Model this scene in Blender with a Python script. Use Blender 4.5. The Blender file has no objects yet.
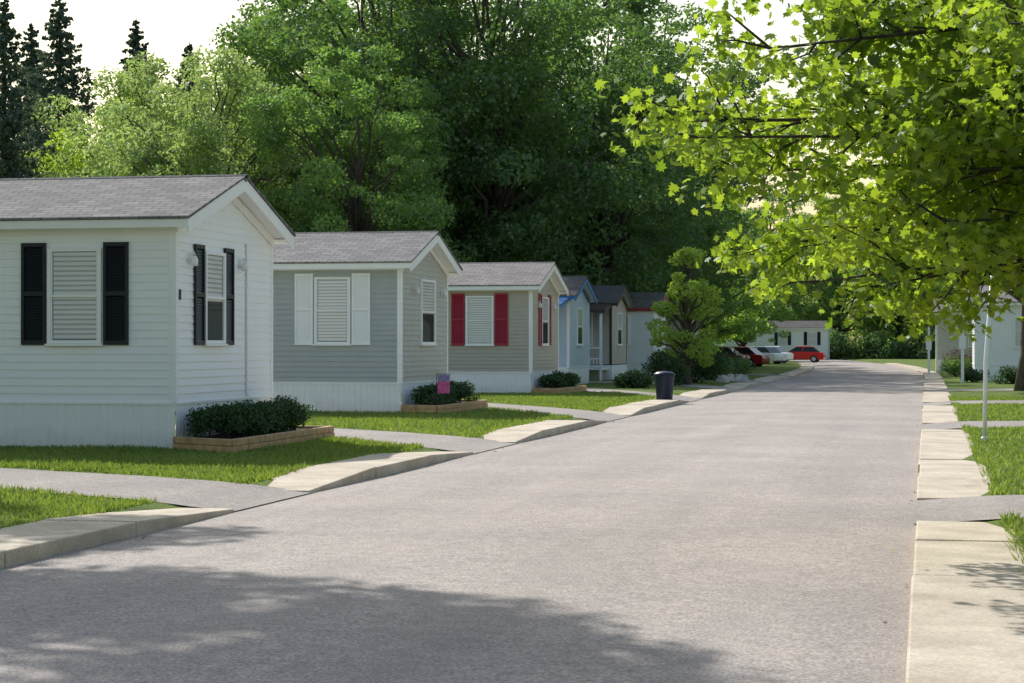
import bpy, math, random
import numpy as np
from mathutils import Vector
random.seed(7)
R = np.random.default_rng(11)
scene = bpy.context.scene
COL = scene.collection

# ---------------------------------------------------------------- materials
def nt(name):
    m = bpy.data.materials.new(name); m.use_nodes = True
    t = m.node_tree; t.nodes.clear()
    out = t.nodes.new('ShaderNodeOutputMaterial')
    return m, t, out
def N(t, typ, **kw):
    n = t.nodes.new(typ)
    for k, v in kw.items(): setattr(n, k, v)
    return n
def ramp(t, fac, stops):
    r = N(t, 'ShaderNodeValToRGB')
    e = r.color_ramp.elements
    while len(e) < len(stops): e.new(0.5)
    for i, (p, c) in enumerate(stops):
        e[i].position = p; e[i].color = (c[0], c[1], c[2], 1)
    t.links.new(fac, r.inputs[0]); return r.outputs[0]
def noise(t, vec, scale, detail=4, rough=.55):
    n = N(t, 'ShaderNodeTexNoise'); n.inputs['Scale'].default_value = scale
    n.inputs['Detail'].default_value = detail; n.inputs['Roughness'].default_value = rough
    t.links.new(vec, n.inputs['Vector']); return n.outputs['Fac']
def coord(t, kind='Object'):
    return N(t, 'ShaderNodeTexCoord').outputs[kind]
def wpos(t):
    return N(t, 'ShaderNodeNewGeometry').outputs['Position']
def mixc(t, fac, a, b, mode='MIX'):
    m = N(t, 'ShaderNodeMix', data_type='RGBA', blend_type=mode)
    if isinstance(fac, (int, float)): m.inputs[0].default_value = fac
    else: t.links.new(fac, m.inputs[0])
    for s, i in ((a, 6), (b, 7)):
        if isinstance(s, tuple): m.inputs[i].default_value = (s[0], s[1], s[2], 1)
        else: t.links.new(s, m.inputs[i])
    return m.outputs[2]
def mmath(t, op, a, b=0.0):
    m = N(t, 'ShaderNodeMath', operation=op)
    for s, i in ((a, 0), (b, 1)):
        if isinstance(s, (int, float)): m.inputs[i].default_value = s
        else: t.links.new(s, m.inputs[i])
    return m.outputs[0]

def paint(name, c, rough=.5, var=.12, scale=3.0, spec=.4, dirt=0.0, slats=0.0):
    m, t, out = nt(name)
    p = N(t, 'ShaderNodeBsdfPrincipled'); p.inputs['Roughness'].default_value = rough
    p.inputs['Specular IOR Level'].default_value = spec
    f = noise(t, wpos(t), scale, 5)
    lo = tuple(x*(1-var) for x in c); hi = tuple(min(1, x*(1+var*.5)) for x in c)
    col = ramp(t, f, [(.3, lo), (.7, hi)])
    if dirt > 0:
        sp = N(t, 'ShaderNodeSeparateXYZ'); t.links.new(wpos(t), sp.inputs[0])
        h = mmath(t, 'ADD', sp.outputs[2], mmath(t, 'MULTIPLY', noise(t, wpos(t), 6, 4), .25))
        d = N(t, 'ShaderNodeMapRange'); t.links.new(h, d.inputs[0])
        d.inputs[1].default_value = .22; d.inputs[2].default_value = .55
        d.inputs[3].default_value = dirt; d.inputs[4].default_value = 0
        col = mixc(t, d.outputs[0], col, (.30, .26, .19))
    if slats > 0:   # shade in the gap between slats, put into the colour as darker lines
        sp = N(t, 'ShaderNodeSeparateXYZ'); t.links.new(wpos(t), sp.inputs[0])
        fr = mmath(t, 'FRACT', mmath(t, 'DIVIDE', sp.outputs[2], slats))
        col = mixc(t, 1.0, col, ramp(t, fr, [(0.0, (.55,.56,.58)), (.28, (.62,.63,.65)), (.36, (1,1,1)), (1.0, (1,1,1))]), 'MULTIPLY')
    t.links.new(col, p.inputs['Base Color'])
    t.links.new(p.outputs[0], out.inputs[0])
    return m

def leafmat(name, c1, c2, trans, tfac=.45, rough=.5, gl=.04):
    m, t, out = nt(name)
    a = N(t, 'ShaderNodeAttribute', attribute_name='rnd')
    n = noise(t, wpos(t), .35, 3)
    f = mmath(t, 'ADD', mmath(t, 'MULTIPLY', a.outputs['Fac'], .6), mmath(t, 'MULTIPLY', n, .55))
    col = ramp(t, f, [(.2, c1), (.75, c2)])
    tc = mixc(t, 1.0, col, trans, 'MULTIPLY')
    d = N(t, 'ShaderNodeBsdfDiffuse'); t.links.new(col, d.inputs[0])
    g = N(t, 'ShaderNodeBsdfGlossy'); g.inputs['Roughness'].default_value = rough
    g.inputs[0].default_value = (.8, .85, .85, 1)
    tr = N(t, 'ShaderNodeBsdfTranslucent'); t.links.new(tc, tr.inputs[0])
    m1 = N(t, 'ShaderNodeMixShader'); m1.inputs[0].default_value = tfac
    t.links.new(d.outputs[0], m1.inputs[1]); t.links.new(tr.outputs[0], m1.inputs[2])
    m2 = N(t, 'ShaderNodeMixShader'); m2.inputs[0].default_value = gl
    t.links.new(m1.outputs[0], m2.inputs[1]); t.links.new(g.outputs[0], m2.inputs[2])
    t.links.new(m2.outputs[0], out.inputs[0])
    return m

def asphalt(name, c):
    m, t, out = nt(name)
    p = N(t, 'ShaderNodeBsdfPrincipled'); p.inputs['Roughness'].default_value = .9
    p.inputs['Specular IOR Level'].default_value = .25
    P = wpos(t)
    fine = noise(t, P, 48, 4, .8)
    mid = noise(t, P, 9, 5, .6)
    big = noise(t, P, .45, 5, .6)
    mp = N(t, 'ShaderNodeMapping'); mp.inputs['Scale'].default_value = (1.1, .06, 1); t.links.new(P, mp.inputs[0])
    streak = noise(t, mp.outputs[0], 1.0, 4, .6)
    col = ramp(t, fine, [(.30, tuple(x*.34 for x in c)), (.5, c), (.70, tuple(x*1.7 for x in c))])
    col = mixc(t, .9, col, ramp(t, mid, [(.3, (.82,.82,.82)), (.7, (1.12,1.12,1.12))]), 'MULTIPLY')
    col = mixc(t, 1.0, col, ramp(t, big, [(.3, (.84,.84,.85)), (.7, (1.08,1.07,1.05))]), 'MULTIPLY')
    col = mixc(t, 1.0, col, ramp(t, streak, [(.3, (.88,.88,.88)), (.7, (1.08,1.07,1.06))]), 'MULTIPLY')
    w = N(t, 'ShaderNodeTexNoise'); w.inputs['Scale'].default_value = 1.3; t.links.new(P, w.inputs['Vector'])
    wv = N(t, 'ShaderNodeVectorMath', operation='SCALE'); t.links.new(w.outputs['Color'], wv.inputs[0]); wv.inputs['Scale'].default_value = 1.2
    wa = N(t, 'ShaderNodeVectorMath', operation='ADD'); t.links.new(P, wa.inputs[0]); t.links.new(wv.outputs[0], wa.inputs[1])
    v = N(t, 'ShaderNodeTexVoronoi', feature='DISTANCE_TO_EDGE'); v.inputs['Scale'].default_value = .33
    t.links.new(wa.outputs[0], v.inputs['Vector'])
    cr = ramp(t, v.outputs['Distance'], [(0, (.8,.8,.8)), (.006, (1,1,1))])
    crm = mixc(t, ramp(t, noise(t, P, .25, 2), [(.52,(0,0,0)),(.6,(1,1,1))]), (1.,1.,1.), cr)
    col = mixc(t, 1.0, col, crm, 'MULTIPLY')
    t.links.new(col, p.inputs['Base Color'])
    b = N(t, 'ShaderNodeBump'); b.inputs['Strength'].default_value = .4; b.inputs['Distance'].default_value = .01
    t.links.new(fine, b.inputs['Height']); t.links.new(b.outputs[0], p.inputs['Normal'])
    t.links.new(p.outputs[0], out.inputs[0])
    return m

def concrete(name, c):
    m, t, out = nt(name)
    p = N(t, 'ShaderNodeBsdfPrincipled'); p.inputs['Roughness'].default_value = .9
    P = wpos(t)
    col = ramp(t, noise(t, P, 45, 4, .7), [(.3, tuple(x*.7 for x in c)), (.7, tuple(x*1.18 for x in c))])
    col = mixc(t, 1.0, col, ramp(t, noise(t, P, 1.6, 6, .65), [(.3, (.68,.66,.62)), (.65, (1.08,1.08,1.08))]), 'MULTIPLY')
    t.links.new(col, p.inputs['Base Color'])
    b = N(t, 'ShaderNodeBump'); b.inputs['Strength'].default_value = .4; b.inputs['Distance'].default_value = .01
    t.links.new(noise(t, P, 30, 5), b.inputs['Height']); t.links.new(b.outputs[0], p.inputs['Normal'])
    t.links.new(p.outputs[0], out.inputs[0])
    return m

def grassmat(name):
    m, t, out = nt(name)
    p = N(t, 'ShaderNodeBsdfPrincipled'); p.inputs['Roughness'].default_value = .95
    p.inputs['Specular IOR Level'].default_value = .1
    P = wpos(t)
    col = ramp(t, noise(t, P, 35, 4, .7), [(.3, (.075,.12,.028)), (.7, (.19,.26,.065))])
    col = mixc(t, 1.0, col, ramp(t, noise(t, P, 1.1, 5, .6), [(.3, (.62,.72,.7)), (.7, (1.35,1.2,1.0))]), 'MULTIPLY')
    t.links.new(col, p.inputs['Base Color'])
    b = N(t, 'ShaderNodeBump'); b.inputs['Strength'].default_value = .8; b.inputs['Distance'].default_value = .04
    t.links.new(noise(t, P, 40, 5), b.inputs['Height']); t.links.new(b.outputs[0], p.inputs['Normal'])
    t.links.new(p.outputs[0], out.inputs[0])
    return m

def shingles(name, c):
    m, t, out = nt(name)
    p = N(t, 'ShaderNodeBsdfPrincipled'); p.inputs['Roughness'].default_value = .95
    p.inputs['Specular IOR Level'].default_value = .15
    P = wpos(t)
    br = N(t, 'ShaderNodeTexBrick'); br.inputs['Scale'].default_value = 1.0
    br.inputs['Brick Width'].default_value = .3; br.inputs['Row Height'].default_value = .14
    br.inputs['Mortar Size'].default_value = .012; br.inputs['Mortar Smooth'].default_value = .3
    br.inputs['Color1'].default_value = (c[0]*.78, c[1]*.78, c[2]*.8, 1)
    br.inputs['Color2'].default_value = (c[0]*1.18, c[1]*1.16, c[2]*1.14, 1)
    br.inputs['Mortar'].default_value = (c[0]*.5, c[1]*.5, c[2]*.5, 1)
    t.links.new(P, br.inputs['Vector'])
    col = mixc(t, 1.0, br.outputs['Color'], ramp(t, noise(t, P, 60, 3, .7), [(.3, (.75,.75,.75)), (.7, (1.2,1.2,1.2))]), 'MULTIPLY')
    col = mixc(t, 1.0, col, ramp(t, noise(t, P, .9, 4), [(.3, (.88,.88,.88)), (.7, (1.08,1.08,1.08))]), 'MULTIPLY')
    t.links.new(col, p.inputs['Base Color'])
    b = N(t, 'ShaderNodeBump'); b.inputs['Strength'].default_value = .6; b.inputs['Distance'].default_value = .01
    t.links.new(br.outputs['Fac'], b.inputs['Height']); b.invert = True
    t.links.new(b.outputs[0], p.inputs['Normal'])
    t.links.new(p.outputs[0], out.inputs[0])
    return m

def glassmat():
    m, t, out = nt('window_glass')
    tr = N(t, 'ShaderNodeBsdfTransparent'); tr.inputs[0].default_value = (1,1,1,1)
    g = N(t, 'ShaderNodeBsdfGlossy'); g.inputs['Roughness'].default_value = .02
    f = N(t, 'ShaderNodeFresnel'); f.inputs[0].default_value = 1.35
    mx = N(t, 'ShaderNodeMixShader'); t.links.new(mmath(t, 'MULTIPLY', f.outputs[0], .8), mx.inputs[0])
    t.links.new(tr.outputs[0], mx.inputs[1]); t.links.new(g.outputs[0], mx.inputs[2])
    t.links.new(mx.outputs[0], out.inputs[0])
    return m
def bark(name, c=(.10,.08,.06)):
    m, t, out = nt(name)
    p = N(t, 'ShaderNodeBsdfPrincipled'); p.inputs['Roughness'].default_value = .95
    mp = N(t, 'ShaderNodeMapping'); mp.inputs['Scale'].default_value = (6, 6, 1.2); t.links.new(coord(t), mp.inputs[0])
    f = noise(t, mp.outputs[0], 3, 6, .65)
    t.links.new(ramp(t, f, [(.3, tuple(x*.5 for x in c)), (.7, tuple(x*1.5 for x in c))]), p.inputs['Base Color'])
    b = N(t, 'ShaderNodeBump'); b.inputs['Distance'].default_value = .03
    t.links.new(f, b.inputs['Height']); t.links.new(b.outputs[0], p.inputs['Normal'])
    t.links.new(p.outputs[0], out.inputs[0])
    return m

M = dict(
    road=asphalt('asphalt_road', (.385,.338,.305)),
    drive=asphalt('asphalt_driveway', (.335,.30,.275)),
    conc=concrete('concrete', (.60,.51,.395)),
    grass=grassmat('grass_ground'),
    skirt=paint('white_skirting', (.95,.95,.95), .5, .03, dirt=.28),
    trim=paint('white_trim', (.96,.96,.96), .4, .02),
    side1=paint('siding_white', (.96,.96,.97), .45, .02),
    side2=paint('siding_bluegrey', (.45,.475,.48), .5, .06),
    side2_lit=paint('siding_bluegrey_lit', (.52,.51,.465), .5, .06),  # same siding as the front, with the end wall's warmer light painted in
    side3=paint('siding_taupe', (.52,.465,.40), .5, .06),
    side4=paint('siding_paleblue', (.55,.66,.76), .5, .08),
    side5=paint('siding_tan', (.54,.47,.385), .5, .08),
    side6=paint('siding_offwhite', (.92,.92,.90), .5, .05),
    side7=paint('siding_greybeige', (.66,.63,.57), .5, .08),
    black=paint('shutter_navy', (.012,.014,.022), .4, .2),
    red=paint('shutter_red', (.38,.025,.045), .45, .1),
    blue=paint('trim_blue', (.05,.20,.50), .45, .1),
    brown=paint('trim_brown', (.06,.04,.035), .5, .1),
    redtrim=paint('trim_red', (.45,.06,.06), .5, .1),
    blinds=paint('blinds', (.97,.97,.96), .6, .02, slats=.07),
    interior=paint('dark_interior', (.05,.055,.055), .8, .2),
    soffit=paint('soffit', (.93,.93,.93), .5, .03),
    roof=shingles('roof_shingles', (.25,.24,.235)),
    roof2=shingles('roof_shingles_warm', (.28,.255,.24)),
    roofd=shingles('roof_shingles_dark', (.14,.13,.125)),
    wood=paint('landscape_timber', (.54,.34,.17), .8, .35, 8),
    mulch=paint('mulch', (.09,.06,.04), .95, .5, 30),
    bark=bark('bark'), barkd=bark('bark_dark', (.06,.05,.04)),
    glass=glassmat(),
    metal=paint('painted_metal_white', (.85,.86,.87), .35, .06),
    lamp=paint('frosted_glass', (.88,.87,.84), .3, .05),
    bin=paint('bin_plastic', (.012,.02,.05), .45, .2),
    tyre=paint('tyre', (.02,.02,.02), .8, .2),
    carred=paint('car_paint_red', (.75,.02,.02), .25, .03),
    carmaroon=paint('car_paint_maroon', (.32,.015,.02), .25, .03),
    carwhite=paint('car_paint_white', (.85,.85,.85), .25, .03),
    carglass=paint('car_glass', (.02,.025,.03), .08, .1),
    chrome=paint('chrome', (.6,.6,.6), .2, .05),
    rock=paint('rock', (.55,.52,.47), .9, .3, 8),
    flagp=paint('flag_pink', (.65,.12,.32), .7, .4, 14),
    flagg=paint('flag_blue', (.30,.25,.45), .7, .4, 14),
)
L = dict(
    maple=leafmat('maple_leaves', (.06,.125,.02), (.27,.37,.05), (2.0,1.9,.85), .56),
    green=leafmat('leaves_green', (.09,.16,.045), (.22,.33,.095), (1.6,1.75,.85), .53, gl=.05),
    dark=leafmat('leaves_dark', (.048,.098,.035), (.135,.22,.07), (1.6,1.7,.85), .50, gl=.05),
    pale=leafmat('leaves_pale', (.19,.27,.10), (.33,.42,.17), (1.45,1.5,.9), .53, gl=.05),
    yellow=leafmat('leaves_yellowgreen', (.19,.28,.05), (.36,.47,.09), (1.65,1.65,.8), .55),
    spruce=leafmat('spruce_needles', (.06,.095,.07), (.13,.18,.13), (1.2,1.2,.9), .3),
    hedge=leafmat('hedge_leaves', (.02,.05,.015), (.06,.12,.03), (1.2,1.3,.8), .3),
    blade=leafmat('grass_blades', (.085,.15,.026), (.25,.32,.065), (1.4,1.4,.8), .43),
    purple=leafmat('leaves_purple', (.08,.03,.03), (.16,.07,.06), (1.2,1,.9), .3),
    dry=leafmat('dry_leaves', (.20,.13,.05), (.42,.32,.12), (1.2,1,.9), .2),
)

# ---------------------------------------------------------------- builders
def empty(name, loc=(0,0,0)):
    e = bpy.data.objects.new(name, None); e.location = loc; COL.objects.link(e)
    e.empty_display_size = .5
    return e
class MB:
    def __init__(s): s.v = []; s.f = []
    def face(s, *pts):
        i = len(s.v); s.v += [tuple(p) for p in pts]; s.f.append(tuple(range(i, i+len(pts))))
    def box(s, x0, x1, y0, y1, z0, z1):
        s.hexa([(x0,y0,z0),(x1,y0,z0),(x1,y1,z0),(x0,y1,z0)], [(x0,y0,z1),(x1,y0,z1),(x1,y1,z1),(x0,y1,z1)])
    def hexa(s, b, t):
        i = len(s.v); s.v += [tuple(p) for p in b] + [tuple(p) for p in t]
        n = len(b)
        s.f.append(tuple(i+k for k in reversed(range(n)))); s.f.append(tuple(i+n+k for k in range(n)))
        for k in range(n):
            s.f.append((i+k, i+(k+1)%n, i+n+(k+1)%n, i+n+k))
    def tube(s, pts, rad, n=8):
        pts = [Vector(p) for p in pts]; base = len(s.v)
        for i, p in enumerate(pts):
            d = (pts[min(i+1, len(pts)-1)] - pts[max(i-1, 0)]).normalized()
            a = Vector((1,0,0)) if abs(d.x) < .8 else Vector((0,1,0))
            u = d.cross(a).normalized(); w = d.cross(u)
            for k in range(n):
                an = 2*math.pi*k/n
                s.v.append(tuple(p + (u*math.cos(an) + w*math.sin(an))*rad[i]))
        for i in range(len(pts)-1):
            for k in range(n):
                a = base+i*n+k; b = base+i*n+(k+1)%n
                s.f.append((a, b, b+n, a+n))
        s.f.append(tuple(base+k for k in reversed(range(n))))
        s.f.append(tuple(base+(len(pts)-1)*n+k for k in range(n)))
    def mesh(s, name, mat=None):
        me = bpy.data.meshes.new(name); me.from_pydata(s.v, [], s.f)
        if mat: me.materials.append(mat)
        me.update(); return me
    def obj(s, name, mat, parent=None, smooth=False, bevel=0):
        me = s.mesh(name, mat)
        if smooth: me.polygons.foreach_set('use_smooth', [True]*len(me.polygons))
        o = bpy.data.objects.new(name, me); COL.objects.link(o)
        if parent: o.parent = parent
        if bevel:
            b = o.modifiers.new('bevel', 'BEVEL'); b.width = bevel; b.segments = 2; b.limit_method = 'ANGLE'
        return o

QUAD = np.array([(-.5,0),(0,-.32),(.5,0),(0,.32)])
def maple_shape():
    half = [(0,-.42),(.10,-.30),(.34,-.36),(.28,-.18),(.52,-.02),(.33,.06),(.36,.26),(.17,.20),(.0,.56)]
    pts = half + [(-x, y) for x, y in reversed(half[1:-1])]
    return np.array(pts)
MAPLE = maple_shape()
def unit(a): return a/np.maximum(np.linalg.norm(a, axis=1, keepdims=True), 1e-9)
def leaves_mesh(name, pos, nrm, size, mat, shape=QUAD, rnd=None, droop=0.0, rng=R):
    n = len(pos); k = len(shape)
    a = rng.normal(size=(n,3)); T = unit(np.cross(nrm, a)); B = np.cross(nrm, T)
    sz = size if isinstance(size, np.ndarray) else np.full(n, size)
    sx = shape[:,0][None,:,None]; sy = shape[:,1][None,:,None]
    curl = (shape[:,0]**2 + shape[:,1]**2)[None,:,None]
    V = pos[:,None,:] + sz[:,None,None]*(T[:,None,:]*sx + B[:,None,:]*sy - nrm[:,None,:]*curl*droop)
    V = V.reshape(-1,3)
    me = bpy.data.meshes.new(name)
    me.vertices.add(n*k); me.vertices.foreach_set('co', V.astype(np.float32).ravel())
    me.loops.add(n*k); me.loops.foreach_set('vertex_index', np.arange(n*k, dtype=np.int32))
    me.polygons.add(n); me.polygons.foreach_set('loop_start', np.arange(0, n*k, k, dtype=np.int32))
    me.update(calc_edges=True)
    if rnd is None: rnd = rng.random(n)
    at = me.attributes.new('rnd', 'FLOAT', 'FACE'); at.data.foreach_set('value', rnd.astype(np.float32))
    me.materials.append(mat)
    return me
def clump_leaves(rng, C, rad, n, flat=.65, inner=.45, up=.5, out=.6, rn=.7):
    w = rad**2; idx = rng.choice(len(C), n, p=w/w.sum())
    d = unit(rng.normal(size=(n,3)))
    r = rad[idx]*(inner + (1-inner)*np.sqrt(rng.random(n)))*rng.uniform(.75,1.12,n)
    off = d*r[:,None]; off[:,2] *= flat
    pos = C[idx] + off
    nrm = unit(d*out + np.array([0,0,up]) + rng.normal(size=(n,3))*rn)
    cv = rng.random(len(C))[idx]
    rnd = np.clip(.5*cv + .5*rng.random(n), 0, 1)
    return pos, nrm, rnd
def limb(mb, a, b, r0, r1, rng, seg=5, sag=.15, n=6):
    a = np.array(a, float); b = np.array(b, float); pts = []; rr = []
    Ld = np.linalg.norm(b-a)
    for i in range(seg+1):
        t = i/seg
        p = a + (b-a)*t + rng.normal(size=3)*Ld*.025*(0 < i < seg)
        p[2] += math.sin(math.pi*t)*Ld*sag
        pts.append(p); rr.append(r0*(1-t)+r1*t)
    mb.tube(pts, rr, n)

def broadleaf_data(seed, H, Rc, zb, nclump, nleaf, lsize, mat, prof='round', crad=(.9,1.8), bk='bark', flat=.6, inner=.55):
    rng = np.random.default_rng(seed)
    u = rng.random(nclump*4)
    z = zb + (H-zb)*u
    if prof == 'round': pr = np.sqrt(np.clip(1-((u-.42)/.60)**2, 0, 1))
    elif prof == 'tall': pr = np.sqrt(np.clip(1-((u-.35)/.68)**2, 0, 1))*.9
    else: pr = np.clip(1-u, 0, 1)**.6
    keep = rng.random(len(u)) < np.maximum(pr, .15)
    z = z[keep][:nclump]; pr = pr[keep][:nclump]; m = len(z)
    th = rng.random(m)*2*math.pi
    lob = 1+.22*np.sin(th*3+seed)+.15*np.sin(th*5+z*.8)
    rr = Rc*pr*lob*(.3+.7*rng.random(m)**.4)
    C = np.stack([rr*np.cos(th), rr*np.sin(th), z], 1)
    rad = crad[0]+(crad[1]-crad[0])*rng.random(m)**2
    rad *= (.6+.5*pr)
    pos, nrm, rnd = clump_leaves(rng, C, rad, nleaf, flat=flat, inner=inner)
    lv = leaves_mesh('foliage', pos, nrm, rng.uniform(.6,1.4,nleaf)*lsize, mat, rnd=rnd, rng=rng, droop=.3)
    mb = MB()
    tr = H*.018+.05
    tp = [(0,0,-.2)]; trr = [tr*1.35]; x = y = 0
    for i in range(1, 9):
        x += rng.normal()*.12; y += rng.normal()*.12
        tp.append((x, y, H*.85*i/8)); trr.append(tr*(1-i/8.6))
    mb.tube(tp, trr, 10)
    tpa = np.array(tp)
    for c in C[rng.permutation(m)[:min(m, 60)]]:
        hz = max(zb*.7, c[2]*rng.uniform(.45,.75))
        p = np.array([np.interp(hz, tpa[:,2], tpa[:,0]), np.interp(hz, tpa[:,2], tpa[:,1]), hz])
        limb(mb, p, c, tr*.38*(1-hz/H)+.03, .02, rng, 5, .08, 5)
    tm = mb.mesh('trunk', M[bk])
    tm.polygons.foreach_set('use_smooth', [True]*len(tm.polygons))
    return tm, lv
def spruce_data(seed, H, Rc, n):
    rng = np.random.default_rng(seed)
    mb = MB(); mb.tube([(0,0,-.2),(0,0,H*.5),(0,0,H)], [H*.016,H*.009,.02], 8)
    P = []; Nn = []
    z = 1.2; an = 0
    while z < H-.15:
        t = z/H; L1 = (Rc*(1-t)**.85+.12)*rng.uniform(.5,1.15)
        an += 2.4+rng.normal()*.5
        dv = np.array([math.cos(an), math.sin(an), 0]); side = np.array([-dv[1], dv[0], 0])
        cnt = int(n*L1)+8
        s = rng.random(cnt)**.75
        w = (.06+.22*(1-s))*L1*rng.normal(size=cnt)*.6
        p = dv[None]*(s*L1)[:,None] + side[None]*w[:,None]
        dr = rng.uniform(.25,.6)
        p[:,2] = z - dr*L1*s + .38*L1*s**2 - rng.random(cnt)**1.5*.6*(1-.3*s)*min(1, L1*.6)
        P.append(p)
        Nn.append(rng.normal(size=(cnt,3))*.8 + np.array([0,0,.35])+dv[None]*.4)
        mb.tube([(0,0,z), tuple(dv*L1*.6+np.array([0,0,z-dr*.5*L1])), tuple(dv*L1*.95+np.array([0,0,z-dr*L1+.3*L1]))], [.04*(1-t)+.01,.02,.008], 4)
        z += rng.uniform(.05,.14)*(1-.3*t)*(H/19)
    P = np.concatenate(P); Nn = unit(np.concatenate(Nn)); m = len(P)
    lv = leaves_mesh('foliage', P, Nn, rng.uniform(.6,1.4,m)*.24, L['spruce'], rng=rng)
    return mb.mesh('trunk', M['barkd']), lv
def plant_tree(name, data, x, y, s=1.0, sz=None, rot=0, z=.1, lmat=None):
    e = empty(name, (x, y, z)); e.rotation_euler = (0,0,rot); e.scale = (s, s, sz or s)
    for nm, me in (('trunk', data[0]), ('foliage', data[1])):
        o = bpy.data.objects.new(nm, me); COL.objects.link(o); o.parent = e
        if nm == 'foliage' and lmat:
            o.material_slots[0].link = 'OBJECT'; o.material_slots[0].material = lmat
    return e

# ---------------------------------------------------------------- ground / road
def shift(Y):
    return -.0006*max(0, Y-95)**2 if Y < 190 else -.0006*95**2 - .114*(Y-190)
YS = [-60,-20,-6] + list(np.arange(0, 200, 4.0)) + [210,230,260,300,360,450,600,900,1500]
def strip(name, xprof, ys, mat, zoff=0.0):
    mb = MB(); n = len(xprof)
    for Y in ys:
        for (x, z, follow) in xprof: mb.v.append((x+shift(Y)*follow, Y, z+zoff))
    for j in range(len(ys)-1):
        for i in range(n-1):
            a = j*n+i; mb.f.append((a, a+1, a+n+1, a+n))
    return mb.obj(name, mat)
LX, RX = -6.5, -.1
strip('ground', [(-900,.1,0),(-300,.1,0),(-120,.1,0),(-60,.1,0),(-30,.1,.5),(-14,.12,1),(-9,.105,1),(LX-.75,.075,1),(LX-.02,-.05,1),(-3.3,-.05,1),
      (RX+.02,-.05,1),(RX+.75,.06,1),(3,.09,1),(10,.1,.8),(30,.1,.2),(120,.1,0),(300,.1,0),(900,.1,0)], YS, M['grass'])
ry = [y for y in YS if y <= 450]
strip('road', [(LX-.01,0,1),(-5,.03,1),(-3.3,.05,1),(-1.5,.03,1),(RX+.01,0,1)], ry, M['road'])

def sidewalk(name, x0, x1, segs, zt):
    mb = MB(); rng = random.Random(3)
    for (a, b) in segs:
        n = max(1, round((b-a)/2.4)); st = (b-a)/n
        for i in range(n):
            ya = a+i*st+.005; yb = a+(i+1)*st-.005
            dz = rng.uniform(-.008,.008); dz2 = dz+rng.uniform(-.006,.006)
            za = zt+dz; zb2 = zt+dz2
            if i == 0: za = .035
            if i == n-1: zb2 = .035
            s0, s1 = shift(ya), shift(yb); j = rng.uniform(-.015,.015)
            mb.hexa([(x0+s0+j,ya,-.06),(x1+s0+j,ya,-.06),(x1+s1+j,yb,-.06),(x0+s1+j,yb,-.06)],
                    [(x0+s0+j,ya,za),(x1+s0+j,ya,za),(x1+s1+j,yb,zb2),(x0+s1+j,yb,zb2)])
    return mb.obj(name, M['conc'], bevel=.015)
Lseg = [(-6,18.2),(20.6,28.6),(31.6,41.0),(44.4,55.8),(59.2,68.8),(72.2,81.8),(85.2,98),(101,125),(128,170)]
Rseg = [(-6,18.2),(20.9,27.9),(28.1,38),(41,53),(56,68),(71,90),(93,120),(123,170)]
sidewalk('sidewalk', LX-.85, LX, Lseg, .125)
sidewalk('sidewalk', RX, RX+.8, Rseg, .10)

DR = [(18.1,20.7,20.0,22.6),(28.5,31.7,32.2,35.2),(40.9,44.5,47.6,50.8),(55.7,59.3,65.6,68.8),(68.7,72.3,78.6,81.6),(81.7,85.3,90,93),(97.9,101.1,103,106)]
for d in DR:
    mb = MB()
    xs = [LX+.02, LX-.9, -8.6, -11.0, -17, -26]
    def edge(i, far):
        a, b, c, e = d
        t = min(1, max(0, (LX-.4-xs[i])/(11+LX-.4+.8)))
        return (b+(e-b)*t) if far else (a+(c-a)*t)
    zz = [.012, .088, .112, .124, .132, .13]
    for i in range(5):
        mb.face((xs[i+1],edge(i+1,0),zz[i+1]),(xs[i],edge(i,0),zz[i]),(xs[i],edge(i,1),zz[i]),(xs[i+1],edge(i+1,1),zz[i+1]))
    mb.obj('driveway', M['drive'])
for (a, b) in [(18.15,20.95),(37.9,41.1),(52.9,56.1),(67.9,71.1)]:
    mb = MB(); xs = [RX-.02, RX+.85, 3, 14]; zz = [.008,.075,.10,.115]
    for i in range(3): mb.face((xs[i],a,zz[i]),(xs[i+1],a,zz[i+1]),(xs[i+1],b,zz[i+1]),(xs[i],b,zz[i]))
    mb.obj('driveway', M['drive'])

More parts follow.
